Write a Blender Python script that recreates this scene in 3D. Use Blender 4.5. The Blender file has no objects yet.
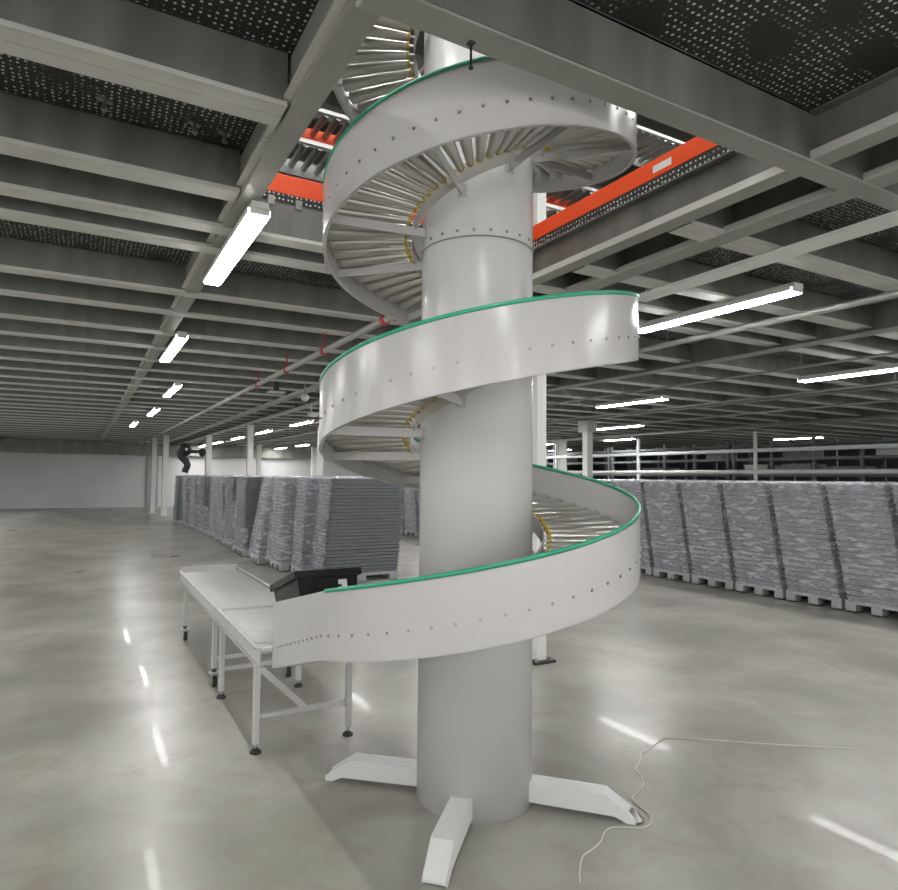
import bpy, math, random
from math import pi, sin, cos, radians as R
from mathutils import Matrix, Vector
random.seed(7)
C = bpy.context.scene.collection

# ------------------------------------------------------------------ materials
def mat(name, col, rough=0.5, metal=0.0, emit=None, estr=0, alpha=1, spec=0.5):
    m = bpy.data.materials.new(name); m.use_nodes = True
    b = m.node_tree.nodes['Principled BSDF']
    b.inputs['Base Color'].default_value = (*col, 1)
    b.inputs['Roughness'].default_value = rough
    b.inputs['Metallic'].default_value = metal
    b.inputs['Specular IOR Level'].default_value = spec
    b.inputs['Alpha'].default_value = alpha
    if emit:
        b.inputs['Emission Color'].default_value = (*emit, 1)
        b.inputs['Emission Strength'].default_value = estr
    return m

def noisy(name, c1, c2, scale=(4, 4, 4), rough=(0.4, 0.6), metal=0.0, bump=0.0, bscale=30, detail=4, lo=.35, hi=.65):
    m = mat(name, c1, rough[0], metal); nt = m.node_tree; N = nt.nodes; L = nt.links
    b = N['Principled BSDF']
    tc = N.new('ShaderNodeTexCoord'); mp = N.new('ShaderNodeMapping'); mp.inputs['Scale'].default_value = scale
    n = N.new('ShaderNodeTexNoise'); n.inputs['Scale'].default_value = 1; n.inputs['Detail'].default_value = detail
    r = N.new('ShaderNodeValToRGB')
    r.color_ramp.elements[0].position = lo; r.color_ramp.elements[1].position = hi
    r.color_ramp.elements[0].color = (*c1, 1); r.color_ramp.elements[1].color = (*c2, 1)
    mr = N.new('ShaderNodeMapRange'); mr.inputs['To Min'].default_value = rough[0]; mr.inputs['To Max'].default_value = rough[1]
    mr.inputs['From Min'].default_value = .3; mr.inputs['From Max'].default_value = .7
    L.new(tc.outputs['Object'], mp.inputs['Vector']); L.new(mp.outputs[0], n.inputs['Vector'])
    L.new(n.outputs['Fac'], r.inputs[0]); L.new(r.outputs[0], b.inputs['Base Color'])
    L.new(n.outputs['Fac'], mr.inputs['Value']); L.new(mr.outputs[0], b.inputs['Roughness'])
    if bump:
        n2 = N.new('ShaderNodeTexNoise'); n2.inputs['Scale'].default_value = bscale; n2.inputs['Detail'].default_value = 3
        bp = N.new('ShaderNodeBump'); bp.inputs['Strength'].default_value = bump; bp.inputs['Distance'].default_value = .02
        L.new(tc.outputs['Object'], n2.inputs['Vector']); L.new(n2.outputs['Fac'], bp.inputs['Height']); L.new(bp.outputs[0], b.inputs['Normal'])
    return m

def floor_mat():
    m = mat('polished_concrete', (.4, .4, .37), .2); nt = m.node_tree; N = nt.nodes; L = nt.links; b = N['Principled BSDF']
    tc = N.new('ShaderNodeTexCoord')
    mp = N.new('ShaderNodeMapping'); mp.inputs['Scale'].default_value = (.9, .9, 1); mp.inputs['Rotation'].default_value = (0, 0, .5)
    n = N.new('ShaderNodeTexNoise'); n.inputs['Scale'].default_value = 1.2; n.inputs['Detail'].default_value = 5; n.inputs['Distortion'].default_value = .3
    r = N.new('ShaderNodeValToRGB'); e = r.color_ramp.elements
    e[0].position = .34; e[0].color = (.21, .209, .178, 1); e[1].position = .66; e[1].color = (.36, .355, .312, 1)
    x = r.color_ramp.elements.new(.5); x.color = (.285, .282, .243, 1)
    L.new(tc.outputs['Object'], mp.inputs[0]); L.new(mp.outputs[0], n.inputs['Vector']); L.new(n.outputs['Fac'], r.inputs[0])
    # thin wandering stains
    n3 = N.new('ShaderNodeTexNoise'); n3.inputs['Scale'].default_value = 3.2; n3.inputs['Detail'].default_value = 7; n3.inputs['Distortion'].default_value = .6; n3.inputs['Roughness'].default_value = .65
    r3 = N.new('ShaderNodeValToRGB'); q = r3.color_ramp.elements; q[0].position = .48; q[0].color = (0, 0, 0, 1); q[1].position = .72; q[1].color = (.8, .8, .8, 1)
    mx = N.new('ShaderNodeMixRGB'); mx.inputs[2].default_value = (.235, .195, .165, 1)
    L.new(tc.outputs['Object'], n3.inputs['Vector']); L.new(n3.outputs['Fac'], r3.inputs[0]); L.new(r3.outputs[0], mx.inputs[0]); L.new(r.outputs[0], mx.inputs[1])
    L.new(mx.outputs[0], b.inputs['Base Color'])
    n2 = N.new('ShaderNodeTexNoise'); n2.inputs['Scale'].default_value = .8; n2.inputs['Detail'].default_value = 4
    mr = N.new('ShaderNodeMapRange'); mr.inputs['From Min'].default_value = .3; mr.inputs['From Max'].default_value = .7
    mr.inputs['To Min'].default_value = .27; mr.inputs['To Max'].default_value = .36
    b.inputs['Coat Weight'].default_value = .035; b.inputs['Coat Roughness'].default_value = .03; b.inputs['Specular IOR Level'].default_value = .5
    L.new(tc.outputs['Object'], n2.inputs['Vector']); L.new(n2.outputs['Fac'], mr.inputs['Value']); L.new(mr.outputs[0], b.inputs['Roughness'])
    n4 = N.new('ShaderNodeTexNoise'); n4.inputs['Scale'].default_value = 1.6
    bp = N.new('ShaderNodeBump'); bp.inputs['Strength'].default_value = .03; bp.inputs['Distance'].default_value = .02
    L.new(tc.outputs['Object'], n4.inputs['Vector']); L.new(n4.outputs['Fac'], bp.inputs['Height']); L.new(bp.outputs[0], b.inputs['Normal'])
    return m

def deck_mat():
    # perforated steel planks: light through the holes painted as pale dots on dark plate
    m = mat('perforated_deck', (.03, .03, .028), .6); nt = m.node_tree; N = nt.nodes; L = nt.links; b = N['Principled BSDF']
    tc = N.new('ShaderNodeTexCoord')
    v = N.new('ShaderNodeTexVoronoi'); v.inputs['Scale'].default_value = 33; v.inputs['Randomness'].default_value = .3
    r = N.new('ShaderNodeValToRGB'); e = r.color_ramp.elements
    e[0].position = .17; e[0].color = (1, 1, 1, 1); e[1].position = .25; e[1].color = (0, 0, 0, 1)
    # bands of plain plate between the dotted strips
    n = N.new('ShaderNodeTexNoise'); n.inputs['Scale'].default_value = 3.2; n.inputs['Detail'].default_value = 2
    r2 = N.new('ShaderNodeValToRGB'); f = r2.color_ramp.elements; f[0].position = .36; f[0].color = (0, 0, 0, 1); f[1].position = .46; f[1].color = (1, 1, 1, 1)
    mu = N.new('ShaderNodeMath'); mu.operation = 'MULTIPLY'
    L.new(tc.outputs['Object'], v.inputs['Vector']); L.new(v.outputs['Distance'], r.inputs[0])
    L.new(tc.outputs['Object'], n.inputs['Vector']); L.new(n.outputs['Fac'], r2.inputs[0])
    L.new(r.outputs[0], mu.inputs[0]); L.new(r2.outputs[0], mu.inputs[1])
    mx = N.new('ShaderNodeMixRGB'); mx.inputs[1].default_value = (.022, .023, .021, 1); mx.inputs[2].default_value = (.75, .77, .74, 1)
    L.new(mu.outputs[0], mx.inputs[0]); L.new(mx.outputs[0], b.inputs['Base Color'])
    return m

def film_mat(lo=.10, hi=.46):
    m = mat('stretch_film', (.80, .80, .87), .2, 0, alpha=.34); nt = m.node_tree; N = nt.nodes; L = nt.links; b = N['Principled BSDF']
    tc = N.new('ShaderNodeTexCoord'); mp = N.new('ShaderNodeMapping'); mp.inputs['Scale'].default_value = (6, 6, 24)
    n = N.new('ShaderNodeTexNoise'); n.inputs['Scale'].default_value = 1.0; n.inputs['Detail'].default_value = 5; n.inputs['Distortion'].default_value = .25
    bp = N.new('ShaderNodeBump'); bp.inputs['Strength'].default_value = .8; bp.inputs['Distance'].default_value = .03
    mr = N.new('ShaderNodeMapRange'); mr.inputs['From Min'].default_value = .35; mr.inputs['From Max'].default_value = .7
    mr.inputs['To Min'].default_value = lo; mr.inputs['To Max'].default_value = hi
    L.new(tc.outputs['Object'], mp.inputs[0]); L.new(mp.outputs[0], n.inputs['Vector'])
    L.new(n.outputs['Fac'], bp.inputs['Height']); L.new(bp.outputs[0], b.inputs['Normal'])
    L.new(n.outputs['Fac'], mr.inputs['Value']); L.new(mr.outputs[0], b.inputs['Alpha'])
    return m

M = dict(
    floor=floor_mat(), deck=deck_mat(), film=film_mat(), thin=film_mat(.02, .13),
    guard=mat('guard_paint', (.53, .523, .512), .2),
    column=mat('column_paint', (.66, .662, .652), .24),
    table=mat('table_paint', (.53, .53, .51), .4),
    leg=mat('leg_paint', (.64, .65, .645), .4),
    green=mat('green_trim', (.035, .36, .21), .35),
    bolt=mat('zinc_bolt', (.42, .41, .39), .35, .9),
    roller=mat('zinc_roller', (.52, .51, .47), .3, .72), troller=mat('table_roller', (.62, .62, .61), .3, .55),
    belt=mat('yellow_belt', (.60, .42, .05), .5),
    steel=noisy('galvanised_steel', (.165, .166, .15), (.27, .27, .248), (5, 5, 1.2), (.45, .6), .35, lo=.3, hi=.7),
    flange=noisy('galvanised_flange_lit', (.54, .54, .505), (.64, .64, .60), (3, 3, 3), (.42, .6), .05, lo=.3, hi=.7),  # joist flanges paler than webs: light from below painted into the colour
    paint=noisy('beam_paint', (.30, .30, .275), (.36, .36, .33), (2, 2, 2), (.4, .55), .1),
    pipe=mat('pipe_paint', (.33, .33, .31), .4, .2),
    red=mat('red_clamp', (.42, .03, .03), .45),
    orange=mat('orange_paint', (.85, .085, .015), .45),
    white=mat('white_paint', (.68, .68, .665), .45),
    wall=noisy('wall_paint', (.60, .59, .60), (.66, .65, .66), (.5, .5, .5), (.6, .8)),
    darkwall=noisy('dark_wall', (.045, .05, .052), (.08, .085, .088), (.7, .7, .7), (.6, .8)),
    rack=mat('rack_steel', (.11, .125, .13), .5, .3),
    rail=mat('rail_paint', (.55, .57, .57), .45),
    black=mat('black_plastic', (.010, .010, .011), .45),
    crate=mat('crate_plastic', (.010, .010, .011), .4, spec=.3),
    rubber=mat('black_rubber', (.02, .02, .02), .6),
    tray=noisy('tray_plastic', (.15, .152, .172), (.24, .238, .262), (5, 5, 5), (.45, .6)),
    trayd=noisy('tray_plastic_dark', (.085, .098, .106), (.12, .135, .145), (5, 5, 5), (.45, .6)),
    pallet=mat('pallet_plastic', (.34, .34, .35), .55),
    lamp=mat('lamp_lit', (.9, .9, .9), .4, 0, (1.0, .995, .98), 33),
    lampbody=mat('lamp_body', (.7, .7, .68), .4),
    dark=mat('dark_fitting', (.06, .06, .06), .5),
    label=mat('paper_label', (.8, .8, .78), .6),
    cable=mat('white_cable', (.62, .60, .53), .5),
    shelf=mat('conveyor_plate', (.38, .39, .38), .45, .2),
)

# ------------------------------------------------------------------ mesh helper
class MB:
    def __init__(s): s.v = []; s.f = []; s.sm = []; s.mi = []
    def add(s, vs, fs, smooth=False, mi=0):
        k = len(s.v); s.v += [tuple(v) for v in vs]
        for f in fs: s.f.append(tuple(i + k for i in f)); s.sm.append(smooth); s.mi.append(mi)
        return s
    def box(s, x0, y0, z0, x1, y1, z1, mi=0, T=None):
        vs = [Vector((x, y, z)) for z in (z0, z1) for y in (y0, y1) for x in (x0, x1)]
        if T: vs = [T @ v for v in vs]
        return s.add(vs, [(0, 2, 3, 1), (4, 5, 7, 6), (0, 1, 5, 4), (2, 6, 7, 3), (0, 4, 6, 2), (1, 3, 7, 5)], mi=mi)
    def hexa(s, pts, mi=0):   # bottom 4 (ccw) + top 4
        return s.add(pts, [(3, 2, 1, 0), (4, 5, 6, 7), (0, 1, 5, 4), (1, 2, 6, 5), (2, 3, 7, 6), (3, 0, 4, 7)], mi=mi)
    def bar(s, a, b, w, h, up=(0, 0, 1), mi=0):
        a = Vector(a); b = Vector(b); d = (b - a).normalized(); u = Vector(up)
        sd = d.cross(u)
        if sd.length < 1e-4: sd = d.cross(Vector((1, 0, 0)))
        sd.normalize(); u = sd.cross(d).normalized()
        p = [a + sd*i*w/2 + u*j*h/2 for i, j in ((-1, -1), (1, -1), (1, 1), (-1, 1))]
        q = [b + sd*i*w/2 + u*j*h/2 for i, j in ((-1, -1), (1, -1), (1, 1), (-1, 1))]
        return s.add(p + q, [(3, 2, 1, 0), (4, 5, 6, 7), (0, 1, 5, 4), (1, 2, 6, 5), (2, 3, 7, 6), (3, 0, 4, 7)], mi=mi)
    def cyl(s, a, b, r, r2=None, n=12, mi=0, caps=True):
        a = Vector(a); b = Vector(b); d = (b - a).normalized(); r2 = r if r2 is None else r2
        u = d.orthogonal().normalized(); w = d.cross(u)
        p = [a + (u*cos(2*pi*i/n) + w*sin(2*pi*i/n))*r for i in range(n)]
        q = [b + (u*cos(2*pi*i/n) + w*sin(2*pi*i/n))*r2 for i in range(n)]
        s.add(p + q, [(i, (i+1) % n, n + (i+1) % n, n + i) for i in range(n)], True, mi)
        if caps: s.add(p, [tuple(range(n))[::-1]], mi=mi); s.add(q, [tuple(range(n))], mi=mi)
        return s
    def lathe(s, prof, c=(0, 0, 0), n=24, mi=0, T=None):
        vs = []
        for r, z in prof:
            for i in range(n):
                v = Vector((c[0] + r*cos(2*pi*i/n), c[1] + r*sin(2*pi*i/n), c[2] + z)); vs.append(T @ v if T else v)
        fs = []
        for k in range(len(prof) - 1):
            for i in range(n): fs.append((k*n + i, k*n + (i+1) % n, (k+1)*n + (i+1) % n, (k+1)*n + i))
        return s.add(vs, fs, True, mi)
    def tube(s, pts, r, n=8, mi=0):
        pts = [Vector(p) for p in pts]; vs = []
        u = None
        for i, p in enumerate(pts):
            d = (pts[min(i+1, len(pts)-1)] - pts[max(i-1, 0)]).normalized()
            if u is None: u = d.orthogonal().normalized()
            u = (u - d*u.dot(d)).normalized(); w = d.cross(u)
            rr = r[i] if isinstance(r, (list, tuple)) else r
            vs += [p + (u*cos(2*pi*k/n) + w*sin(2*pi*k/n))*rr for k in range(n)]
        fs = [(i*n + k, i*n + (k+1) % n, (i+1)*n + (k+1) % n, (i+1)*n + k) for i in range(len(pts)-1) for k in range(n)]
        s.add(vs, fs, True, mi); s.add(vs[:n], [tuple(range(n))[::-1]], mi=mi); s.add(vs[-n:], [tuple(range(n))], mi=mi)
        return s
    def sweep(s, rings, closed=False, smooth=True, mi=0, caps=True):
        n = len(rings[0]); vs = [v for r in rings for v in r]
        fs = [(i*n + k, i*n + (k+1) % n, (i+1)*n + (k+1) % n, (i+1)*n + k) for i in range(len(rings)-1) for k in range(n)]
        s.add(vs, fs, smooth, mi)
        if caps: s.add(rings[0], [tuple(range(n))[::-1]], mi=mi); s.add(rings[-1], [tuple(range(n))], mi=mi)
        return s
    def build(s, name, mats, parent=None, bevel=0, loc=None, flat_edges=False):
        me = bpy.data.meshes.new(name); me.from_pydata(s.v, [], s.f)
        for m in (mats if isinstance(mats, (list, tuple)) else [mats]): me.materials.append(m)
        me.polygons.foreach_set('use_smooth', s.sm); me.polygons.foreach_set('material_index', s.mi); me.update()
        o = bpy.data.objects.new(name, me); C.objects.link(o)
        if parent: o.parent = parent
        if loc: o.location = loc
        if flat_edges:
            md = o.modifiers.new('es', 'EDGE_SPLIT'); md.split_angle = R(40)
        if bevel:
            md = o.modifiers.new('bv', 'BEVEL'); md.width = bevel; md.segments = 2; md.limit_method = 'ANGLE'; md.angle_limit = R(40)
        return o

def empty(name, loc=(0, 0, 0), rz=0):
    o = bpy.data.objects.new(name, None); C.objects.link(o); o.location = loc; o.rotation_euler = (0, 0, rz); o.empty_display_size = .1
    return o
def tag(o, label=None, cat=None, group=None, kind=None):
    if label: o['label'] = label
    if cat: o['category'] = cat
    if group: o['group'] = group
    if kind: o['kind'] = kind
    return o
KIDS = {}
def copy_tree(o, parent=None):
    c = o.copy(); C.objects.link(c)
    if parent: c.parent = parent
    for ch in [x for x in o.children]: copy_tree(ch, c)
    return c
ORD = ['first', 'second', 'third', 'fourth', 'fifth', 'sixth', 'seventh', 'eighth', 'ninth', 'tenth', 'eleventh', 'twelfth', 'thirteenth', 'fourteenth', 'fifteenth', 'sixteenth', 'seventeenth', 'eighteenth', 'nineteenth', 'twentieth']

ZB, ZT = 3.10, 3.335      # underside of the mezzanine beams, underside of its deck

# ------------------------------------------------------------------ setting
f = MB(); f.add([(-14, -9, 0), (30, -9, 0), (30, 31, 0), (-14, 31, 0), (-14, -9, -.2), (30, -9, -.2), (30, 31, -.2), (-14, 31, -.2)],
      [(0, 1, 2, 3), (7, 6, 5, 4), (0, 4, 5, 1), (1, 5, 6, 2), (2, 6, 7, 3), (3, 7, 4, 0)])
tag(f.build('floor', M['floor']), kind='structure')
OX0, OX1, OY0, OY1 = -.965, 1.26, -.92, 1.26     # floor opening round the spiral
d = MB()
d.box(-14, -9, ZT, 30, OY0, ZT + .06); d.box(-14, OY1, ZT, 30, 31, ZT + .06)
d.box(-14, OY0, ZT, OX0, OY1, ZT + .06); d.box(OX1, OY0, ZT, 30, OY1, ZT + .06)
tag(d.build('ceiling', M['deck']), kind='structure')
tag(MB().box(-14, 31, 0, 13, 31.2, ZT).build('wall_back', M['wall']), kind='structure')
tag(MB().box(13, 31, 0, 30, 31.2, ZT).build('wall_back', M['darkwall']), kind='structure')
tag(MB().box(-14, 30.7, 2.5, 13, 30.95, 3.1).build('trim_1', M['steel']), kind='structure')
tag(MB().box(-14.2, 8, 0, -14, 31, ZT).build('wall_left', M['wall']), kind='structure')
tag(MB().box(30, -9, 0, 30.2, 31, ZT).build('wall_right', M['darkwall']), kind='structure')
up = MB().box(-14, -9, 7.0, 30, 31, 7.1)
for i in range(24): up.box(-14, -8.5 + i*1.6, 6.75, 30, -8.42 + i*1.6, 7.0)
tag(up.build('ceiling', M['paint']), kind='structure')

# ------------------------------------------------------------------ mezzanine steelwork
def joist(x0, x1, y0, w=.14, double=False):
    r = empty('ceiling_joist', ((x0 + x1)/2, y0, ZB)); L = (x1 - x0)/2; h = ZT - ZB
    wb = MB().box(-L, 0, .0, L, .006, h)
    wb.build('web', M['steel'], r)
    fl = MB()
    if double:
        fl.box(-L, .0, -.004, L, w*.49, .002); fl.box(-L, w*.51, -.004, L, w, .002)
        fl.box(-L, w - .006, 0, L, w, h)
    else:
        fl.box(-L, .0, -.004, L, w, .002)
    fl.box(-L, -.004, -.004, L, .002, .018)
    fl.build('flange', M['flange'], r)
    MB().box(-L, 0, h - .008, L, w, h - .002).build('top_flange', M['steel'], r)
    return r
tag(joist(-14, -1.09, -.24, .17, True), 'grey double-flanged steel joist at the upper left, ending on the lamp beam', 'ceiling joist')
tag(joist(-14, -1.09, .67), 'grey steel joist left of the lamp beam, just before the biggest lamp', 'ceiling joist')
tag(joist(1.35, 30, -.24, .17, True), 'grey double-flanged steel joist at the upper right, running under the deck beyond the spiral', 'ceiling joist')
tag(joist(1.35, 30, .67), 'grey steel joist on the right, crossing above the white strip casing', 'ceiling joist')
tag(joist(-14, -1.09, -2.1), 'grey steel joist behind the wide crosswise beam, near the top left corner', 'ceiling joist')
ys = [1.22, 1.62, 2.83, 3.58, 4.55, 5.45, 6.4, 7.3, 8.25, 9.2, 10.1, 11.0, 12.0, 12.9, 13.9, 14.8, 15.8, 16.8, 17.8, 18.8, 19.8, 21, 22.2, 23.4, 24.6, 26, 27.4, 29]
for i, y in enumerate(ys):
    j = joist(-14, 30, y, .13)
    if i == 0: tag(j, 'long grey steel joist bordering the far side of the floor opening behind the spiral', 'ceiling joist')
    elif i < 14: tag(j, 'long grey steel ceiling joist, %s one beyond the spiral floor opening' % ORD[i-1], 'ceiling joist')
    else: tag(j, 'far grey steel ceiling joist in the distance above the wrapped stacks', 'ceiling joist', 'far ceiling joists')

def ubeam(x0, x1, y0, y1, zb, label, m='paint', lip=True, group=None):
    r = empty('steel_beam', ((x0+x1)/2, (y0+y1)/2, zb)); W = (x1-x0)/2; L = (y1-y0)/2; h = ZT - zb
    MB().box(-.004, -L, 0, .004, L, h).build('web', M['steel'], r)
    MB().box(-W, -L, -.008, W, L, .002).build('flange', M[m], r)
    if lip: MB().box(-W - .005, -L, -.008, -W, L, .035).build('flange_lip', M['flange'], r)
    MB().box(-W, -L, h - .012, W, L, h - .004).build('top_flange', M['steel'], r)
    return tag(r, label, 'beam', group)
# main lamp beam left of the spiral: box section so the side shows
r = empty('steel_beam', (-1.02, 15, ZB))
MB().box(-.055, -15.95, .0, .055, 15.95, ZT - ZB - .004).build('box_section', M['paint'], r, bevel=.004)
MB().box(-.085, -15.95, .03, -.055, 15.95, .045).build('flange_lip', M['flange'], r)
MB().box(-.06, -15.97, -.002, -.05, -15.95, .23).build('end_plate', M['flange'], r)
for k, yy in enumerate((-14.9, -14.86)):
    MB().cyl((-.09, yy, .04), (-.055, yy, .04), .012, n=6).build('bolt', M['bolt'], r)
tag(r, 'long grey steel beam carrying the row of lit lamps left of the spiral', 'beam')
ubeam(1.21, 1.33, -9, 1.2, ZB, 'grey steel beam with bolt holes directly below the orange board right of the spiral').location.x = 1.26
ubeam(1.65, 1.81, -9, 31, ZB, 'grey steel beam running over the tall white post right of the column')
ubeam(2.2, 2.42, 2.5, 31, 3.04, 'grey steel beam running over the white column standing behind the wrapped stacks', lip=False)
ubeam(5.0, 5.2, -9, 31, 3.06, 'grey steel beam at the right, beyond the lit strip lamp', lip=False)
ubeam(9.2, 9.4, -9, 31, 3.06, 'distant grey steel beam resting on the bracketed white column', lip=False)
ubeam(13.9, 14.1, -9, 31, 3.06, 'most distant grey steel beam at the right over the dark racks', lip=False)
ubeam(-5.1, -4.9, -9, 31, 3.06, 'grey steel beam far to the left of the lamp row', lip=False)
# deep crosswise beam in front of the spiral
r = empty('steel_beam', (8, -.98, ZB)); h = ZT - ZB
MB().box(-9.0, -.06, 0, 9, -.052, h).build('web', M['steel'], r)
MB().box(-9.05, -.06, -.012, 9, .06, .0).build('flange', M['paint'], r, bevel=.004)
MB().box(-9.0, -.06, h - .014, 9, .06, h - .004).build('top_flange', M['steel'], r)
MB().box(-9.06, -.06, -.012, -9.05, .06, h).build('end_plate', M['flange'], r)
tag(r, 'deep grey steel crosswise beam passing in front of the top of the spiral', 'beam')
# deck edge planks round the opening
MBk = MB().box(OX1 - .012, OY0, ZT - .0, OX1, OY1, ZT + .085)
tag(MBk.build('deck_edge', M['deck']), 'dark perforated deck edge strip directly under the orange board right of the spiral', 'deck edge')
tag(MB().box(OX0, OY1 - .012, ZT - .0, OX1 - .014, OY1, ZT + .07).build('deck_edge', M['deck']), 'dark perforated deck edge strip under the orange board left of the spiral', 'deck edge')
r = empty('toe_board', (OX1 + .0, .17, ZT + .09))
MB().box(-.012, -1.09, 0, .012, 1.09, .115).build('board', M['orange'], r, bevel=.003)
MB().box(-.0135, -.36, .03, -.012, -.22, .075).build('sticker', M['label'], r)
tag(r, 'orange steel toe board on the deck edge right of the spiral, with a white sticker', 'toe board')
tag(MB().box(OX0, OY1 - .012, ZT + .072, OX1 - .016, OY1 + .012, ZT + .2).build('toe_board', M['orange'], bevel=.003),
    'orange toe board left of the spiral, lower of the two orange strips there', 'toe board')
# brackets hanging along the deck edge left
for k, x in enumerate((-.78, -.6, -.36)):
    b = MB().box(x-.02, OY1 - .05, ZT - .03, x+.02, OY1 - .014, ZT + .03).cyl((x, OY1 - .03, ZT - .075), (x, OY1 - .03, ZT - .03), .008, n=8)
    tag(b.build('hanging_clip', M['bolt']), ('%s small zinc clip hanging below the lower orange board, counted from the lamp beam' % ORD[k]), 'clip')
for k, (x, y) in enumerate([(-1.35, .5), (-1.2, .52), (-1.5, -.62), (-1.28, -.66), (-1.75, .5), (-1.95, -.6)]):
    b = MB().bar((x-.03, y, ZT - .006), (x+.03, y+.02, ZT - .006), .03, .012).cyl((x, y, ZT - .05), (x, y, ZT), .009, n=8).cyl((x, y, ZT-.062), (x, y, ZT-.05), .016, n=6)
    tag(b.build('hanging_clip', M['bolt']), 'small zinc clip under the perforated deck at the upper left', 'clip', 'deck clips at the upper left')

# ------------------------------------------------------------------ upper level conveyors seen through the opening
def upper_conveyor(y, z, w, x0, x1, label, orange, hung=False):
    r = empty('roller_conveyor', ((x0+x1)/2, y, z)); L = (x1-x0)/2
    MB().box(-L, -.02, -.005, L, .0, .03).build('side_rail', M['white'], r)
    MB().box(-L, w, -.08, L, w + .02, .05).build('side_plate', M['orange' if orange else 'shelf'], r)
    if orange: MB().box(-L, w + .03, -.12, L, w + .33, -.1).build('cover_plate', M['shelf'], r)
    n = int((x1-x0)/.12); m0 = MB().cyl((0, 0, 0), (0, w, 0), .03, n=10); first = None
    for i in range(n):
        if i < 60:
            o = m0.build('roller', M['roller'], r) if first is None else first.copy()
            if first is None: first = o
            else: C.objects.link(o)
            o.location = (-L + .06 + i*.12, 0, 0)
    for xx in (-L + .3, L - .3):
        if hung: MB().box(xx-.03, w+.02, -.05, xx+.03, w+.05, 6.76 - z).build('hanger', M['table'], r)
        else: MB().box(xx-.03, w*.5-.03, -(z - ZT - .06), xx+.03, w*.5+.03, -.05).build('leg', M['table'], r)
    return tag(r, label, 'conveyor')
upper_conveyor(2.2, 4.3, .42, -2.6, 4.4, 'upper-level roller conveyor with plain grey side, just above the lower orange strip', False)
upper_conveyor(2.75, 4.93, .40, -2.6, 4.5, 'upper-level roller conveyor with orange side board, seen left of the spiral rim', True)
upper_conveyor(2.2, 5.46, .5, .9, 6, 'highest upper-level roller conveyor, seen right of the spiral top above the orange board', False, True)

# ------------------------------------------------------------------ lamps
def make_lamp(L=1.6, W=.115):
    r = empty('ceiling_lamp')
    MB().box(-W/2*.8, -L/2 - .02, .004, W/2*.8, L/2 + .02, .04).box(-W/2 - .004, -L/2, -.024, -W/2 - .001, L/2, .012).box(W/2 + .001, -L/2, -.024, W/2 + .004, L/2, .012).box(-W/2-.004, -L/2, .001, W/2+.004, L/2, .004).build('housing', M['lampbody'], r)
    b = MB(); prof = [(-W/2, 0), (-W/2, -.026), (-W/2*.8, -.036), (W/2*.8, -.036), (W/2, -.026), (W/2, 0)]
    b.sweep([[Vector((x, -L/2, z)) for x, z in prof], [Vector((x, L/2, z)) for x, z in prof]], smooth=False)
    b.build('diffuser', M['lamp'], r)
    for s in (-1, 1):
        MB().box(-W/2*.9, s*(L/2+.006)-.006, -.03, W/2*.9, s*(L/2+.006)+.006, .02).build('end_cap', M['lampbody'], r)
    return r
lamp0 = make_lamp(); used = False
def lamp(x, y, label, z=3.06, group=None, L=1.0, W=1.0):
    global used
    o = lamp0 if not used else copy_tree(lamp0); used = True
    o.location = (x, y, z); o.scale = (W, L, 1)
    return tag(o, label, 'ceiling lamp', group)
lamp(-.965, 1.47, 'largest lit strip lamp, under the steel beam left of the spiral', 3.05, L=.92, W=1.05)
lamp(-.90, 5.15, 'second lit lamp along the beam left of the spiral', 3.045)
lamp(-.45, 9.1, 'third lit lamp in the row at the left, above the pallet stacks', 3.045)
lamp(-.36, 13.4, 'fourth lit lamp in the left row, beside the photo edge', 3.045)
lamp(-.5, 17.6, 'fifth and farthest lit lamp of the left row', 3.045)
lamp(-1.0, -2.7, 'lit strip lamp of the left row, overhead near the camera', 3.045)
lamp(-1.0, -6.5, 'lit strip lamp of the left row, behind the camera', 3.045)
lamp(3.06, .98, 'long bright lit lamp at the right, just beyond the middle turn of the spiral', 3.07, W=1.25)
for k, (y, t) in enumerate([(5.9, 'hidden behind the spiral column'), (9.9, 'just behind the upper left of the middle turn'), (13.9, 'nearest visible one left of the spiral'), (17.9, 'second visible one left of the spiral'), (21.9, 'third visible one left of the spiral'), (25.9, 'fourth visible one left of the spiral'), (29.6, 'last one before the far wall')]):
    lamp(3.35, y, 'small lit strip lamp above left stacks, ' + t, 3.0, W=1.3)
lamp(3.06, -2.9, 'lit strip lamp of the right row, to the right of the camera')
lamp(3.06, -6.8, 'lit strip lamp of the right row, behind the camera')
rows = {7.1: (-6.2, -2.2, 1.8, 5.8, 9.8, 13.8, 17.8, 21.8, 25.8, 29.5), 11.0: (-6, -2, 2, 6, 10, 14, 18, 22, 26), 15.0: (-2, 2, 6, 10, 14.1, 18, 22, 26),
        19.0: (2, 6, 10, 14, 22), -5.0: (-6.4, -2.5, 1.4, 5.3, 9.3, 13.3, 17.3, 21.3, 25.3), -9.5: (-4, 0, 4, 8, 12, 16, 20)}
nm = {7.1: 'second row right of the spiral', 11.0: 'third row right of the spiral', 15.0: 'fourth row right of the spiral', 19.0: 'farthest row over the dark racks', -5.0: 'row left of the lamp beam', -9.5: 'row by the left wall'}
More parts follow.
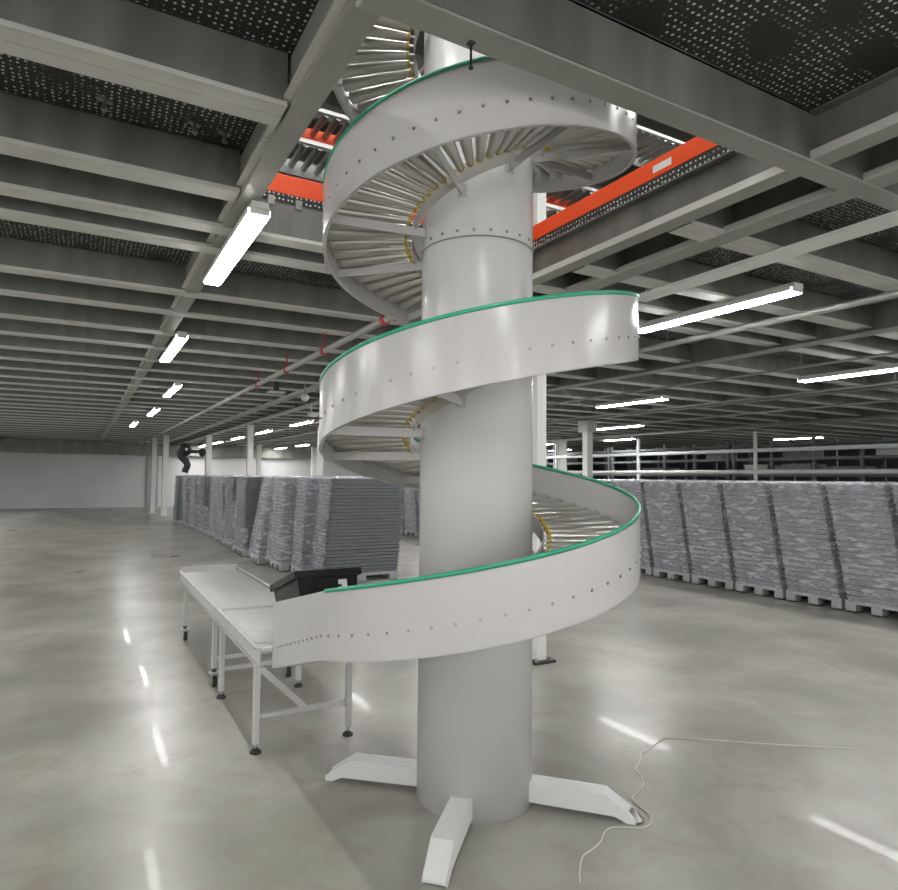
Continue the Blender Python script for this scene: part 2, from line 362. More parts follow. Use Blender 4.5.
for x, yy in rows.items():
    for k, y in enumerate(yy):
        if (x, y) in ((11.0, 6), (15.0, 10), (19.0, 14), (11.0, 2), (15.0, 6)): continue
        if x == 7.1 and y == 5.8: t = 'lit strip lamp at the right, nearest one above the right stacks'
        elif x == 11.0 and y == 10: t = 'lit strip lamp at the right, directly beside the bracketed white column top'
        elif x == 15.0 and y == 14.1: t = 'short lit strip lamp at the right, lowest of the three beside the bracketed column'
        else: t = 'lit strip lamp, %s from the near end of the %s' % (ORD[k], nm[x])
        lamp(x, y, t, 3.0, W=1.6)
# unseen lamps added to brighten the upper level and the top rollers
for k, (x, y) in enumerate([(-4, -1.8), (-2, -1.8), (0, -1.8), (2, -1.8), (4, -1.8), (6, -1.8), (-4, .8), (-2, .8), (0, .8), (2, .8), (4, .8), (6, .8)]):
    lamp(x, y, 'added unseen strip lamp lighting the upper level above the spiral', 6.7, 'added upper-level lamps')
# white casing beside the right lamp
tag(MB().box(2.17, -4, 3.06, 2.33, 1.02, 3.09).box(2.24, -1.0, 3.09, 2.26, -.96, ZT).box(2.24, .9, 3.09, 2.26, .94, ZT).build('hanging_trunking', M['label']), 'white flat cable trunking under the deck, above the bright lamp at the right', 'cable trunking')

# ------------------------------------------------------------------ pipes and fittings overhead
r = empty('sprinkler_pipe', (.43, 14, 2.9))
MB().cyl((0, -12.6, 0), (0, 16, 0), .033, n=12).build('pipe', M['pipe'], r)
for k, y in enumerate((2.1, 3.65, 5.05, 6.54, 8.3, 10.3, 12.6, 15.5, 19)):
    b = MB().cyl((0, y-14-.03, 0), (0, y-14+.03, 0), .044, n=14).cyl((0, y-14, .03), (0, y-14, .2), .008, n=8)
    b.build('pipe_clamp', M['red'] if k < 4 else M['pipe'], r)
MB().cyl((.0, -12.35, -.005), (.11, -12.5, -.02), .04, n=12).cyl((0, -12.1, 0), (0, -12.45, 0), .055, n=14).build('red_coupling', M['red'], r)
tag(r, 'long grey sprinkler pipe with red clamps running back under the ceiling', 'pipe')
r = empty('hanging_globe', (1.39, 7.34, 2.86)); MB().lathe([(.001, -.07), (.04, -.06), (.062, -.03), (.07, 0), (.062, .03), (.03, .06), (.001, .07)], n=20).build('globe', M['white'], r)
MB().cyl((0, 0, .06), (0, 0, .236), .012, n=8).build('stem', M['pipe'], r)
tag(r, 'round white globe fitting hanging beside the sprinkler pipe', 'globe fitting')
r = empty('detector_box', (1.08, 7.98, 3.0)); MB().box(-.14, -.1, -.02, .14, .1, .01).build('housing', M['white'], r, bevel=.01)
MB().box(-.04, -.04, .01, .04, .04, .335).build('bracket', M['dark'], r)
tag(r, 'flat white box with dark bracket under the ceiling beside the sprinkler pipe', 'ceiling unit')
r = empty('mounted_camera', (2.30, 9.9, 2.85)); MB().cyl((0, 0, 0), (.0, -.2, -.03), .05, n=14).build('housing', M['white'], r)
MB().cyl((0, -.1, .04), (0, -.1, .182), .012, n=8).build('stem', M['white'], r); MB().lathe([(.09, 0), (.085, -.03), (.05, -.07), (.001, -.085)], (0.1, 0, .02)).build('dome', M['white'], r)
tag(r, 'white ceiling fitting beside the left edge of the middle spiral turn', 'camera')
for k, (x, z, rr, y1, lb) in enumerate([(3.72, 3.03, .032, 26, 'grey conduit pipe under the deck, just below the bright right lamp'), (6.1, 3.0, .016, 30, 'thin pale conduit passing the nearer lamp at the right'),
                       (8.3, 2.98, .018, 30, 'thin pale conduit in front of the bracketed column top'), (9.8, 2.9, .02, 30, 'pale pipe leading right from beside the bracketed column'),
                       (12.2, 2.85, .03, 30, 'thick pale pipe above the guard rails at the right')]):
    b = MB().cyl((x, -8, z), (x, y1, z), rr, n=8)
    for yh in range(-7, int(y1), 3): b.cyl((x, yh, z), (x, yh, ZT), .006, n=6)
    o = b.build('hanging_conduit', M['pipe']); tag(o, lb, 'pipe')
tag(MB().cyl((5.24, 5.52, 3.075), (7.32, 7.26, 3.05), .01, n=6).build('bracing_rod', M['pipe']), 'thin diagonal bracing rod under the ceiling right of the column', 'rod')
for k, y in enumerate((7.1, 11.05, 14.45)):
    tag(MB().cyl((5.3, y, 2.94), (16, y, 2.94), .018, n=8).build('cross_pipe', M['pipe']), '%s thin crosswise pipe at the right, counted away from the camera' % ORD[k], 'pipe')
# hanging hook in front of the spiral top
r = empty('hanging_hook', (-.643, -.955, 3.088))
MB().box(-.012, -.012, -.006, .012, .012, .0).build('plate', M['dark'], r)
MB().cyl((0, 0, -.086), (0, 0, -.006), .0045, n=8).build('rod', M['black'], r)
MB().lathe([(.001, -.010), (.008, -.005), (.009, 0), (.006, .006), (.001, .009)], (0, 0, -.09), 12).build('knob', M['black'], r)
tag(r, 'small black hook hanging from the crosswise beam over the green rim', 'hook')

# ------------------------------------------------------------------ columns
def post(x, y, w, z1, label, name='steel_post', base=True, braces=False):
    r = empty(name, (x, y, 0))
    MB().box(-w/2, -w/2, .012 if base else 0, w/2, w/2, z1).build('shaft', M['white'], r, bevel=.006)
    if base:
        MB().box(-w*.95, -w*.95, 0, w*.95, w*.95, .014).build('base_plate', M['white'], r)
        for i in (-1, 1):
            for j in (-1, 1): MB().cyl((i*w*.75, j*w*.75, .014), (i*w*.75, j*w*.75, .05), .012, n=6).build('anchor_bolt', M['bolt'], r)
    if braces:
        MB().box(-w*.9, -w*.9, z1 - .3, w*.9, w*.9, z1 - .02).build('capital', M['flange'], r)
    return tag(r, label, 'post')
p = post(1.745, 1.71, .105, 4.3, 'tall white square steel post right behind the spiral column, on a base plate')
MB().box(-.11, -.11, -.002, .11, .11, .02).build('base_pad', M['rubber'], p).location = (0, 0, 0)
post(2.50, 16.02, .155, 3.04, 'white square column rising behind the wrapped stacks, left of the spiral')
post(2.34, 22, .2, 3.04, 'farther greyish column behind the black curved arm')
post(4.66, 16.1, .16, ZB, 'slim column just left of the middle spiral turn')
post(9.34, 9.4, .18, 3.04, 'white square column with a bracketed top, right of the spiral', braces=True)
post(14.0, 16, .36, 3.04, 'short-looking distant white column between the tall post and the bracketed column')
post(1.04, 23.7, .2, ZB - .01, 'white column far left beside the end of the row of stacks')
post(.82, 25.7, .17, ZB - .01, 'grey-white column at the far left by the dark doorway')
tag(MB().box(1.0, 30.9, 0, 1.5, 30.99, 2.45).build('door_1', M['pallet']), kind='structure')
post(5.8, 28.6, .22, ZB, 'thin white column in front of the far wall, above the stacks')
post(8.6, 28.6, .25, ZB, 'pale column in front of the far wall, next to the spiral')

# ------------------------------------------------------------------ spiral conveyor
RO, RC, RI = .80, .2875, .345
Z0, PH, HG = 1.2219, 1.0212, .3115
ANG0 = R(-122.7)
def an(s): return ANG0 + 2*pi*s
def pt(s, r, z): return Vector((r*cos(an(s)), r*sin(an(s)), z))
S0 = -57.3/360; S1 = 2.86
sp = empty('spiral_conveyor', (0, 0, 0))
tag(sp, 'tall light grey spiral roller conveyor with green-edged guard winding round a thick column', 'conveyor')
# column in two bolted lengths
col = MB().lathe([(.001, .0), (RC, .0), (RC, 2.733)], n=96).build('column', M['column'], sp)
cu = MB().lathe([(RC + .0015, 2.7345), (RC + .0015, 5.0), (.001, 5.0)], n=96).build('upper_column', M['column'], sp)
MB().lathe([(RC + .003, 2.729), (RC + .003, 2.737)], n=96).build('column_seam', M['steel'], sp)
for k in range(22):
    a = an(0) + R(-85 + k*16.36)
    MB().cyl((RC*cos(a), RC*sin(a), 2.765), ((RC+.008)*cos(a), (RC+.008)*sin(a), 2.765), .007, n=8).build('seam_bolt', M['bolt'], cu)
# floor legs
def floor_leg(a, w=.10, r1=.765, tip=.13):
    T = Matrix.Rotation(a, 4, 'Z'); hz = .108; b = MB()
    pts = []
    z0 = .028
    prof = [(.27, z0), (r1 - .085, z0), (r1 - .03, .004), (r1, .004), (r1, .022), (r1 - tip, hz), (.27, hz)]
    L = [T @ Vector((x, -w/2, z)) for x, z in prof]; Q = [T @ Vector((x, w/2, z)) for x, z in prof]
    n = len(prof)
    b.add(L + Q, [tuple(range(n)), tuple(range(2*n-1, n-1, -1))] + [(i, n+i, n+(i+1) % n, (i+1) % n)[::-1] for i in range(n)])
    o = b.build('foot', M['leg'], sp, bevel=.005)
    return o
for k, a in enumerate((-46.5, -134, 139.5, 46)):
    o = floor_leg(R(a))
    T = Matrix.Rotation(R(a), 4, 'Z')
    if k == 0:
        q = T @ Vector((.76, 0, 0))
        MB().lathe([(.001, 0), (.045, 0), (.045, .012), (.02, .03), (.012, .05), (.001, .05)], q, 18).build('levelling_pad', M['bolt'], o)
# outer guard: one continuous ribbon + straight run-out
EXL = .866
def guard_line(kind):
    out = []
    zt_end = .855; zb_end = .487
    for i in range(13):
        t = 1 - i/12
        y = EXL*t
        top = 1.0594 - (1.0594 - zt_end)*t - .0*t; bot = .748 - (.748 - zb_end)*t
        out.append((Vector((-RO, y, 0)), Vector((-1, 0, 0)), bot, top))
    n = 300
    for i in range(1, n+1):
        s = S0 + (S1 - S0)*i/n; z = Z0 + PH*s
        a = an(s); out.append((Vector((RO*cos(a), RO*sin(a), 0)), Vector((cos(a), sin(a), 0)), z - HG, z))
    return out
gl = guard_line(0); th = .004
gb = MB(); rings = []
for c, nrm, b0, t0 in gl:
    rings.append([c - nrm*th + Vector((0, 0, b0)), c + Vector((0, 0, b0)), c + Vector((0, 0, t0)), c - nrm*th + Vector((0, 0, t0))])
gb.sweep(rings)
guard = gb.build('outer_guard', M['guard'], sp, flat_edges=True)
# bottom return flange
rings = [[c - nrm*.018 + Vector((0, 0, b0+.001)), c + Vector((0, 0, b0-.001)), c + Vector((0, 0, b0+.003)), c - nrm*.018 + Vector((0, 0, b0+.004))] for c, nrm, b0, t0 in gl]
MB().sweep(rings).build('bottom_flange', M['guard'], guard, flat_edges=True)
# green edge trim on the helical stretch
rings = []
for c, nrm, b0, t0 in gl[12:]:
    o = c - nrm*th/2 + Vector((0, 0, t0))
    w = .007
    rings.append([o + nrm*w + Vector((0, 0, -.011)), o + nrm*w + Vector((0, 0, .004)), o + nrm*.003 + Vector((0, 0, .007)), o - nrm*.003 + Vector((0, 0, .007)), o - nrm*w + Vector((0, 0, .004)), o - nrm*w + Vector((0, 0, -.011))])
tag(MB().sweep(rings).build('edge_trim', M['green'], guard), 'green rubber edge trim')
# splice plate on the left of the upper turn
sa = 1.742
rings = [[pt(s, RO+.001, Z0+PH*s - HG - .03), pt(s, RO+.005, Z0+PH*s - HG - .03), pt(s, RO+.005, Z0+PH*s-.02), pt(s, RO+.001, Z0+PH*s-.02)] for s in [sa + i*.003 for i in range(6)]]
MB().sweep(rings, smooth=False).build('splice_plate', M['guard'], guard)
# bolts + rollers + arms
NR = 52
bolt_m = MB().cyl((-.004, 0, 0), (.002, 0, 0), .0075, n=10).cyl((.001, 0, 0), (.006, 0, 0), .0045, n=8)
roller_m = MB()
rin, rout = .372, .772
roller_m.cyl((rin, 0, 0), (rout, 0, 0), .0178, .0385, n=18)
roller_m.cyl((RI, 0, 0), (rin, 0, 0), .006, n=8); roller_m.cyl((rout, 0, 0), (RO - .004, 0, 0), .007, n=8)
roller_m.cyl((rin - .001, 0, 0), (rin + .011, 0, 0), .0195, n=14, mi=1)
ss = []
k = 0
s = S0 + .5/NR
while s < S1 - .01: ss.append(s); s += 1.0/NR
def want(s):
    if .25 <= s <= .50: return True        # lower turn, right rear
    if .56 <= s <= .84: return True        # under the middle turn, left
    if 1.52 <= s <= 2.5: return True       # under the top turn
    if s >= 2.58: return True
    return False
def bwant(s):   # bolts on the side facing the camera
    ph = s % 1.0
    return ph < .27 or ph > .70
roller0 = bolt0 = None; restR = MB(); restB = MB(); nr = nb = 0
for s in ss:
    a = an(s); z = Z0 + PH*s - HG + .112
    Tm = Matrix.Translation((0, 0, z)) @ Matrix.Rotation(a, 4, 'Z')
    if want(s) and nr < 100:
        if roller0 is None:
            roller0 = roller_m.build('roller', [M['roller'], M['belt']], sp); o = roller0
        else:
            o = roller0.copy(); C.objects.link(o)
        o.matrix_local = Tm; nr += 1
    else:
        restR.add([Tm @ Vector(v) for v in roller_m.v], roller_m.f, True)
        restR.mi[-len(roller_m.f):] = roller_m.mi
    Tb = Tm @ Matrix.Translation((RO, 0, 0))
    if bwant(s) and nb < 84:
        if bolt0 is None: bolt0 = bolt_m.build('guard_bolt', M['bolt'], guard); o = bolt0
        else: o = bolt0.copy(); C.objects.link(o)
        o.matrix_local = Tb; nb += 1
    else: restB.add([Tb @ Vector(v) for v in bolt_m.v], bolt_m.f, True)
tag(restR.build('hidden_rollers', [M['roller'], M['belt']], sp), kind='stuff')
tag(restB.build('rear_bolts', M['bolt'], guard), kind='stuff')
# straight run-out: bolts and short rollers
for i in range(13):
    t = (i + .6)/13; y = EXL*t; z = .862 - (.862 - .60)*t
    o = bolt0.copy(); C.objects.link(o); o.matrix_local = Matrix.Translation((-RO, y, z)) @ Matrix.Rotation(pi, 4, 'Z')
    MB().cyl((-RO + .004, y, z), (-RI, y, z), .02, n=12).build('exit_roller', M['roller'], sp)
# inner rail
rings = []
for i in range(261):
    s = S0 + (S1 - S0)*i/260; z = Z0 + PH*s - HG + .112
    rings.append([pt(s, RI - .004, z - .06), pt(s, RI, z - .06), pt(s, RI, z + .03), pt(s, RI - .004, z + .03)])
MB().sweep(rings).build('inner_rail', M['guard'], sp, flat_edges=True)
z = Z0 + PH*S0 - HG + .112
MB().hexa([(-RI - .004, 0, z-.06), (-RI, 0, z-.06), (-RI, EXL, .54), (-RI-.004, EXL, .54), (-RI - .004, 0, z+.05), (-RI, 0, z+.05), (-RI, EXL, .66), (-RI-.004, EXL, .66)]).build('exit_rail', M['guard'], sp)
# support arms: flat bars from column to guard, one every 30 degrees
for s in sorted(t + f for t in (-1, 0, 1, 2) for f in (.715, .82, .96, .09, .22, .34, .46, .59)):
    if s < S0 + .03 or s > 2.55: continue
    z = Z0 + PH*s - HG + .112 - .066
    b = MB().bar(pt(s, RC - .005, z), pt(s, RO - .004, z), .008, .044)
    b.bar(pt(s, RC - .003, z), pt(s, RC + .006, z), .046, .06)
    b.build('support_arm', M['guard'], sp)
# ------------------------------------------------------------------ run-off roller tables
def roller_table(y0, y1, name, label, casters, step):
    r = empty(name, (-.58, y0, 0)); W = .28; L = y1 - y0; zt = .60
    for s in (-1, 1):
        b = MB().box(s*W - .004, 0, zt - .10, s*W + .004, L, zt).box(s*W - (.0 if s > 0 else .022) - .004*(s > 0) - .0, 0, zt - .004, s*W + (.022 if s > 0 else 0), L, zt)
        b.box(s*W - (.0 if s > 0 else .022), 0, zt - .10, s*W + (.022 if s > 0 else 0), L, zt - .096)
        sr = b.build('side_rail', M['table'], r)
        nb_ = int(L/.25)
        for k in range(nb_):
            MB().cyl((s*(W+.003), .12 + k*.25, zt-.03), (s*(W+.009), .12 + k*.25, zt-.03), .006, n=8).build('bolt', M['bolt'], sr)
    n = int((L - .05)/step); m0 = MB().cyl((-W+.006, 0, 0), (W-.006, 0, 0), .0235, n=14).cyl((-W-.002, 0, 0), (W+.002, 0, 0), .006, n=8)
    first = None
    for i in range(n):
        o = m0.build('roller', M['troller'], r) if first is None else first.copy()
        if first is None: first = o
        else: C.objects.link(o)
        o.location = (0, .045 + i*step, zt - .028)
    ly = (.06, L - .16) if not casters else (.12, L - .40)
    for k, yy in enumerate(ly):
        for s in (-1, 1):
            zb = .05 if not casters else .13
            lg = MB().box(s*(W-.0) - .018, yy - .018, zb, s*(W-.0) + .018, yy + .018, zt - .1).build('leg', M['table'], r, bevel=.004)
            x = s*W
            if not casters:
                MB().cyl((x, yy, .02), (x, yy, .075), .007, n=8).build('foot_screw', M['bolt'], lg)
                MB().lathe([(.001, 0), (.032, 0), (.032, .008), (.016, .024), (.001, .026)], (x, yy, 0), 18).build('levelling_foot', M['rubber'], lg)
            else:
                MB().cyl((x, yy, .10), (x, yy, .135), .018, n=12).build('caster_stem', M['dark'], lg)
                MB().box(x - .035, yy - .03, .096, x + .035, yy + .03, .104).build('caster_plate', M['flange'], lg)
                MB().box(x - .022, yy-.055, .03, x - .018, yy+.01, .098).box(x + .018, yy-.055, .03, x + .022, yy+.01, .098).box(x-.022, yy-.04, .085, x+.022, yy+.02, .098).build('caster_fork', M['bolt'], lg)
                MB().cyl((x-.014, yy-.03, .04), (x+.014, yy-.03, .04), .04, n=20).build('caster_wheel', M['rubber'], lg)
        MB().box(-W + .022, yy - .013, .19, W - .022, yy + .013, .214).build('crossbar', M['table'], r)
    return tag(r, label, 'roller table'), r
t1, _ = roller_table(.90, 2.135, 'roller_table', 'grey roller table on levelling feet directly at the spiral outlet', False, .078)
MB().bar((-.26, .06, .47), (.01, .06, .205), .035, .035, (0, 1, 0)).build('brace', M['table'], t1)
MB().box(-.28, 1.236 - .012, .47, .28, 1.236, .5).build('end_bar', M['table'], t1)
t2, _ = roller_table(2.15, 4.19, 'roller_table', 'long grey roller table on casters, beyond the one with levelling feet', True, .078)
MB().box(-.28, 2.04, .5, .28, 2.048, .635).box(-.28, 2.02, .628, .28, 2.05, .634).build('end_stop', M['table'], t2)

# ------------------------------------------------------------------ black crate on the run-out
cr = empty('storage_crate', (-.725, .62, .83)); W, L, H = .36, .5, .225
cr.rotation_euler = (math.atan2(-.262, .866), 0, 0)
b = MB(); t = .012; ix = .02
def taper(x0, y0, x1, y1, z0, z1, k):
    return [(x0+k, y0+k, z0), (x1-k, y0+k, z0), (x1-k, y1-k, z0), (x0+k, y1-k, z0), (x0, y0, z1), (x1, y0, z1), (x1, y1, z1), (x0, y1, z1)]
o8 = taper(0, 0, W, L, 0, H, .02); i8 = taper(t, t, W-t, L-t, .012, H, .02)
b.add(o8 + i8, [(3, 2, 1, 0), (0, 1, 5, 4), (1, 2, 6, 5), (2, 3, 7, 6), (3, 0, 4, 7), (8, 9, 10, 11), (12, 13, 9, 8), (13, 14, 10, 9), (14, 15, 11, 10), (15, 12, 8, 11),
              (4, 5, 13, 12), (5, 6, 14, 13), (6, 7, 15, 14), (7, 4, 12, 15)])
b.build('body', M['crate'], cr)
rb = MB(); e = .016
for (x0, y0, x1, y1) in ((-e, -e, W+e, 0), (-e, L, W+e, L+e), (-e, 0, 0, L), (W, 0, W+e, L)): rb.box(x0, y0, H-.035, x1, y1, H+.004)
rb.build('rim', M['crate'], cr)
MB().box(W*.66, -.0035, .115, W*.80, -.001, .17).box(W*.66, .003, .115, W*.80, .0045, .17).build('label_tag', M['label'], cr)
MB().box(.11, -.012, .13, .25, .0, .142).build('handle_rib', M['crate'], cr)
tag(cr, 'black plastic storage crate with a white tag on the spiral run-out', 'crate')

# ------------------------------------------------------------------ film-wrapped pallet stacks
TR = {}
def tray_mesh(w, d, h, m, cells):
    b = MB()
    b.box(-w/2, -d/2, 0, w/2, d/2, h*.45)
    b.box(-w/2 - .014, -d/2 - .014, h*.5, w/2 + .014, d/2 + .014, h*.84)
    if cells:
        n = 7
        for i in range(n):
            y = -d/2 + (i + .5)*d/n
            b.box(-w/2 - .012, y - .012, 0.004, -w/2, y + .012, h*.9)
        n = 9
        for i in range(n):
            x = -w/2 + (i + .5)*w/n
            b.box(x - .012, -d/2 - .012, .004, x + .012, -d/2, h*.9)
    me_o = b.build('tray', M[m]); me = me_o.data; bpy.data.objects.remove(me_o); return me
def stack(x, y, w, d, label, lean=(0, 0), mk='tray', cells=True, film=True, n=20, hgt=1.55, loose=0, seed=0, group=None):
    rnd = random.Random(seed)
    r = empty('wrapped_stack', (x + w/2, y + d/2, 0))
    b = MB()
    for i in (-1, 0, 1):
        for j in (-1, 0, 1): b.box(i*(w/2-.07)-.07, j*(d/2-.06)-.06, 0, i*(w/2-.07)+.07, j*(d/2-.06)+.06, .1)
    b.box(-w/2, -d/2, .1, w/2, d/2, .14)
    for j in (-1, 0, 1): b.box(-w/2, j*(d/2-.06)-.06, .0, w/2, j*(d/2-.06)+.06, .015)
    b.build('pallet', M['pallet'], r)
    h = (hgt - .14)/n; key = (w, d, round(h, 4), mk, cells)
    if key not in TR: TR[key] = tray_mesh(w - .04, d - .04, h, mk, cells)
    for i in range(n):
        o = bpy.data.objects.new('tray', TR[key]); C.objects.link(o); o.parent = r
        f_ = (i + .5)/n
        o.location = (lean[0]*f_ + rnd.uniform(-.004, .004), lean[1]*f_ + rnd.uniform(-.006, .006), .14 + i*h)
    if film:
        rings = []; nz = 16; na = 36
        for q in range(nz + 1):
            f_ = q/nz; z = .12 + (hgt - .105)*f_; ring = []
            for a in range(na):
                ang = 2*pi*a/na; cx, cy = cos(ang), sin(ang); m_ = max(abs(cx), abs(cy))
                px = cx/m_*(w/2 + .012); py = cy/m_*(d/2 + .012)
                bulge = 1 + rnd.uniform(0, .018) + (loose*.10*(1 - f_)*max(0, -cx) if loose else 0)
                ring.append(Vector((px*bulge + lean[0]*f_, py*bulge + lean[1]*f_, z)))
            rings.append(ring)
        fb = MB(); fb.sweep(rings, caps=False)
        top = [Vector((v.x*.6, v.y*.6, v.z + .012)) for v in rings[-1]]
        fb.sweep([rings[-1], top], caps=False)
        if mk == 'trayd':  # lamp side keeps denser, paler film: its lit look painted into the wrap
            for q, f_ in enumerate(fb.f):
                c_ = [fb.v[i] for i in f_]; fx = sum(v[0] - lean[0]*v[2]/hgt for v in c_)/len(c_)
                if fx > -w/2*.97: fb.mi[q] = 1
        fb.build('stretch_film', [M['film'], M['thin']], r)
    return tag(r, label, 'pallet stack', group)
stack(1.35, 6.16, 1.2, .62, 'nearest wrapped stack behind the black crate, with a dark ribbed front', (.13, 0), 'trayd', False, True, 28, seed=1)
stack(1.27, 7.0, 1.2, .52, 'second nearest stack of film-wrapped trays in the left row, pale ribbed side', (.08, .03), 'tray', True, True, 24, seed=2)
stack(1.15, 7.68, 1.2, .7, 'third stack of film-wrapped trays in the left row, with loose film at its foot', (.05, .06), 'tray', True, True, 24, loose=1.5, seed=3)
stack(1.02, 8.66, 1.2, .55, 'strongly tilted short-sided stack in loose film, beside the smooth dark grey stack', (.22, .12), 'tray', True, True, 22, loose=1.2, seed=8)
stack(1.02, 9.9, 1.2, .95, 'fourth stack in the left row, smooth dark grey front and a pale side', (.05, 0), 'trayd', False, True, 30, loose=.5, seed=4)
for k, (x, y) in enumerate([(1.08, 11.2), (1.1, 12.35), (1.15, 13.6), (1.1, 14.9), (1.08, 16.3), (1.0, 17.5), (.9, 18.9)]):
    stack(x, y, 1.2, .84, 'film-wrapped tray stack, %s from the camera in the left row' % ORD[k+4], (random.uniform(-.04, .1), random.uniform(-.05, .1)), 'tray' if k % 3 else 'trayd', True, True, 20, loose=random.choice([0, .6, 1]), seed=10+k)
for k in range(18):
    y = 4.02 + (k - 5)*.745
    lb = {4: 'film-wrapped tray stack at the right, nearest one left of the dark gap', 5: 'film-wrapped tray stack at the right, next but one to the lower green rim',
          6: 'film-wrapped tray stack at the right, half hidden by the lower green rim', 17: 'wrapped tray stack seen between the column and the nearest dark stack'}.get(k, 'film-wrapped tray stack in the right row, %s in line from the near end' % ORD[k])
    stack(6.46 - max(0, (k-7))*.05, y, 1.2, .70, lb, (.02, .24), 'tray', True, True, 22, seed=30+k)
for k, y in enumerate([3.2, 4.5, 5.8, 7.1]):
    stack(8.0, y, 1.2, 1.06, 'film-wrapped tray stack in the line behind the right row, %s from near end' % ORD[k], (.02, .12), 'tray', True, True, 20, seed=50+k)

# ------------------------------------------------------------------ black curved arm above the stacks
r = empty('gooseneck_arm', (.95, 17.7, 1.665))
pts = [(0, 0, -.02), (.03, 0, .08), (.08, 0, .2), (.02, 0, .34), (-.1, 0, .46), (-.17, 0, .6), (-.12, 0, .74), (0, 0, .8)]
MB().tube(pts, [.09, .1, .1, .11, .11, .1, .1, .08], 12).build('arm', M['black'], r)
MB().lathe([(.001, -.1), (.13, -.1), (.18, -.03), (.18, .05), (.12, .1), (.001, .1)], n=20, T=Matrix.Translation((.0, 0, .66)) @ Matrix.Rotation(pi/2, 4, 'X')).build('head', M['black'], r)
MB().cyl((.02, -.115, .68), (.02, -.1, .68), .04, n=12).build('white_light', M['label'], r)
MB().cyl((.1, 0, .62), (.42, 0, .62), .05, n=10).build('crossbar', M['black'], r)
MB().lathe([(.001, -.09), (.09, -.09), (.13, 0), (.09, .09), (.001, .09)], n=18, T=Matrix.Translation((.5, 0, .6)) @ Matrix.Rotation(pi/2, 4, 'Y')).build('second_head', M['black'], r)
tag(r, 'black curved arm with two round heads rising over the far left stacks', 'curved arm')

# ------------------------------------------------------------------ guard rails and racks at the right
def guard_rail(x, y0, y1, label):
    r = empty('pipe_rail', (x, (y0+y1)/2, 0)); L = (y1-y0)/2
    for z in (1.78, 2.28): MB().cyl((0, -L, z), (0, L, z), .05, n=10).build('rail', M['rail'], r)
    n = 7
    for k in range(n):
        yy = -L + .6 + k*(2*L - 1.2)/(n-1)
        MB().box(-.03, yy-.03, 0, .03, yy+.03, 2.72).build('upright', M['rail'], r)
    return tag(r, label, 'guard rail')
guard_rail(12.0, -1.0, 21.5, 'long pale two-bar pipe rail on thin uprights before the dark racks')
def rack(x, y0, label):
    r = empty('storage_rack', (x, y0, 0))
    for j in range(5):
        for i in (0, 1.0): MB().box(i-.04, j*1.2-.04, 0, i+.04, j*1.2+.04, 2.75).build('upright', M['rack'], r)
    for z in (.5, 1.2, 1.75, 2.2, 2.6):
        for i in (0, 1.0): MB().box(i-.03, 0, z-.05, i+.03, 4.8, z+.03).build('shelf_beam', M['rack'], r)
        MB().box(.03, .02, z-.01, .97, 4.78, z+.01).build('shelf', M['rack'], r)
    return tag(r, label, 'rack')
for k, y in enumerate([0, 5, 10, 15, 20]):
    rack(15.5 + .0*k, y, 'dark steel storage rack behind the pale pipe rail, %s from the right' % ORD[k])
cols = ['tray', 'trayd', 'shelf']
kk = 0
for k, y0 in enumerate([0, 5, 10, 15, 20]):
    for z in (1.21, 1.76, 2.21):
        for j in range(4):
            if random.random() < .45: continue
            w = random.uniform(.3, .5); hh = random.uniform(.2, .34)
            o = MB().box(-.35, -w, 0, .35, w, hh).box(-.37, -w-.02, hh-.04, .37, w+.02, hh).build('storage_bin', M[random.choice(cols)])
            o.location = (16.0, y0 + .6 + 1.2*j, z + .001)
            tag(o, 'dim grey bin on a shelf of the dark racks at the right', 'bin', 'bins on the dark racks')

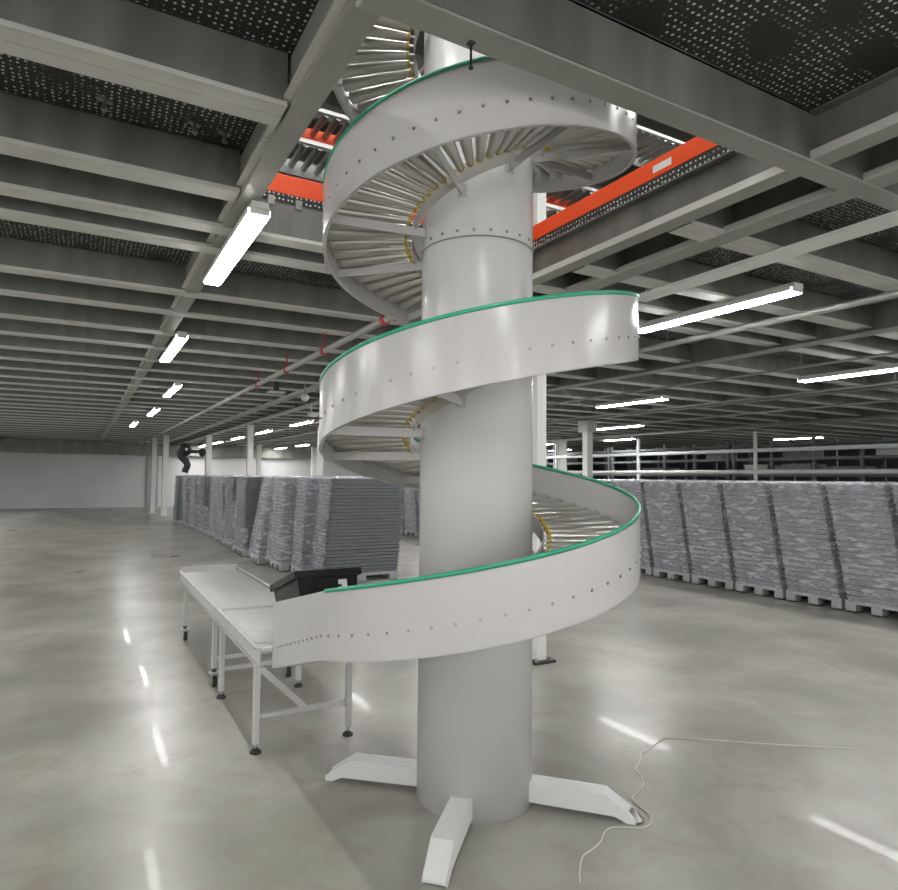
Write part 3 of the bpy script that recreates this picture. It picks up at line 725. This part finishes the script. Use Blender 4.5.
# ------------------------------------------------------------------ white cable on the floor
pts = [(-.02, -.80), (.03, -.74), (.11, -.67), (.18, -.65), (.257, -.62), (.32, -.575), (.379, -.56), (.431, -.585), (.50, -.625), (.575, -.61), (.62, -.55), (.632, -.48), (.661, -.41), (.73, -.38), (.807, -.343), (.86, -.29), (.89, -.245), (.915, -.19), (.966, -.158),
       (1.04, -.11), (1.094, -.06), (1.17, -.045), (1.27, -.003), (1.36, .03), (1.445, .023), (1.601, -.09), (1.9, -.32), (2.3, -.6)]
def catmull(P, n=6):
    out = []
    for i in range(len(P)-1):
        p0, p1, p2, p3 = P[max(i-1, 0)], P[i], P[i+1], P[min(i+2, len(P)-1)]
        for k in range(n):
            t = k/n
            out.append(tuple(.5*((2*b) + (-a+c)*t + (2*a-5*b+4*c-d_)*t*t + (-a+3*b-3*c+d_)*t**3) for a, b, c, d_ in zip(p0, p1, p2, p3)))
    return out + [tuple(P[-1])]
cp = [(x, y, .0035) for x, y in catmull(pts)]
tag(MB().tube(cp, .003, 8).build('power_cable', M['cable']), 'thin white cable wandering over the floor past the right foot of the spiral', 'cable')

# ------------------------------------------------------------------ camera, world, view
cam = bpy.data.cameras.new('camera'); co = bpy.data.objects.new('camera', cam); C.objects.link(co)
F = 640.0; cam.sensor_width = 36; cam.lens = F/898*36; cam.clip_start = .05; cam.clip_end = 200
cam.shift_x = (449 - 427)/898; cam.shift_y = (442 - 445)/898
hd, pit, rol = R(28.3), .0552, .0101
fwd = Vector((sin(hd)*cos(pit), cos(hd)*cos(pit), sin(pit))); right = Vector((cos(hd), -sin(hd), 0)); upv = right.cross(fwd)
r2 = right*cos(rol) + upv*sin(rol); u2 = -right*sin(rol) + upv*cos(rol)
mw = Matrix(((r2.x, u2.x, -fwd.x, -1.785), (r2.y, u2.y, -fwd.y, -2.782), (r2.z, u2.z, -fwd.z, 1.5738), (0, 0, 0, 1)))
co.matrix_world = mw
bpy.context.scene.camera = co
w = bpy.data.worlds.new('world'); bpy.context.scene.world = w; w.use_nodes = True
w.node_tree.nodes['Background'].inputs[0].default_value = (1, .97, .955, 1); w.node_tree.nodes['Background'].inputs[1].default_value = .9
sc = bpy.context.scene
sc.view_settings.view_transform = 'Standard'; sc.view_settings.look = 'None'; sc.view_settings.gamma = 1; sc.view_settings.exposure = 1.08
sc.view_settings.use_curve_mapping = False
sc.cycles.use_denoising = True
sc.cycles.max_bounces = 8; sc.cycles.diffuse_bounces = 5; sc.cycles.glossy_bounces = 4; sc.cycles.transparent_max_bounces = 12
sc.cycles.caustics_reflective = False; sc.cycles.caustics_refractive = False
sc.cycles.sample_clamp_indirect = 4
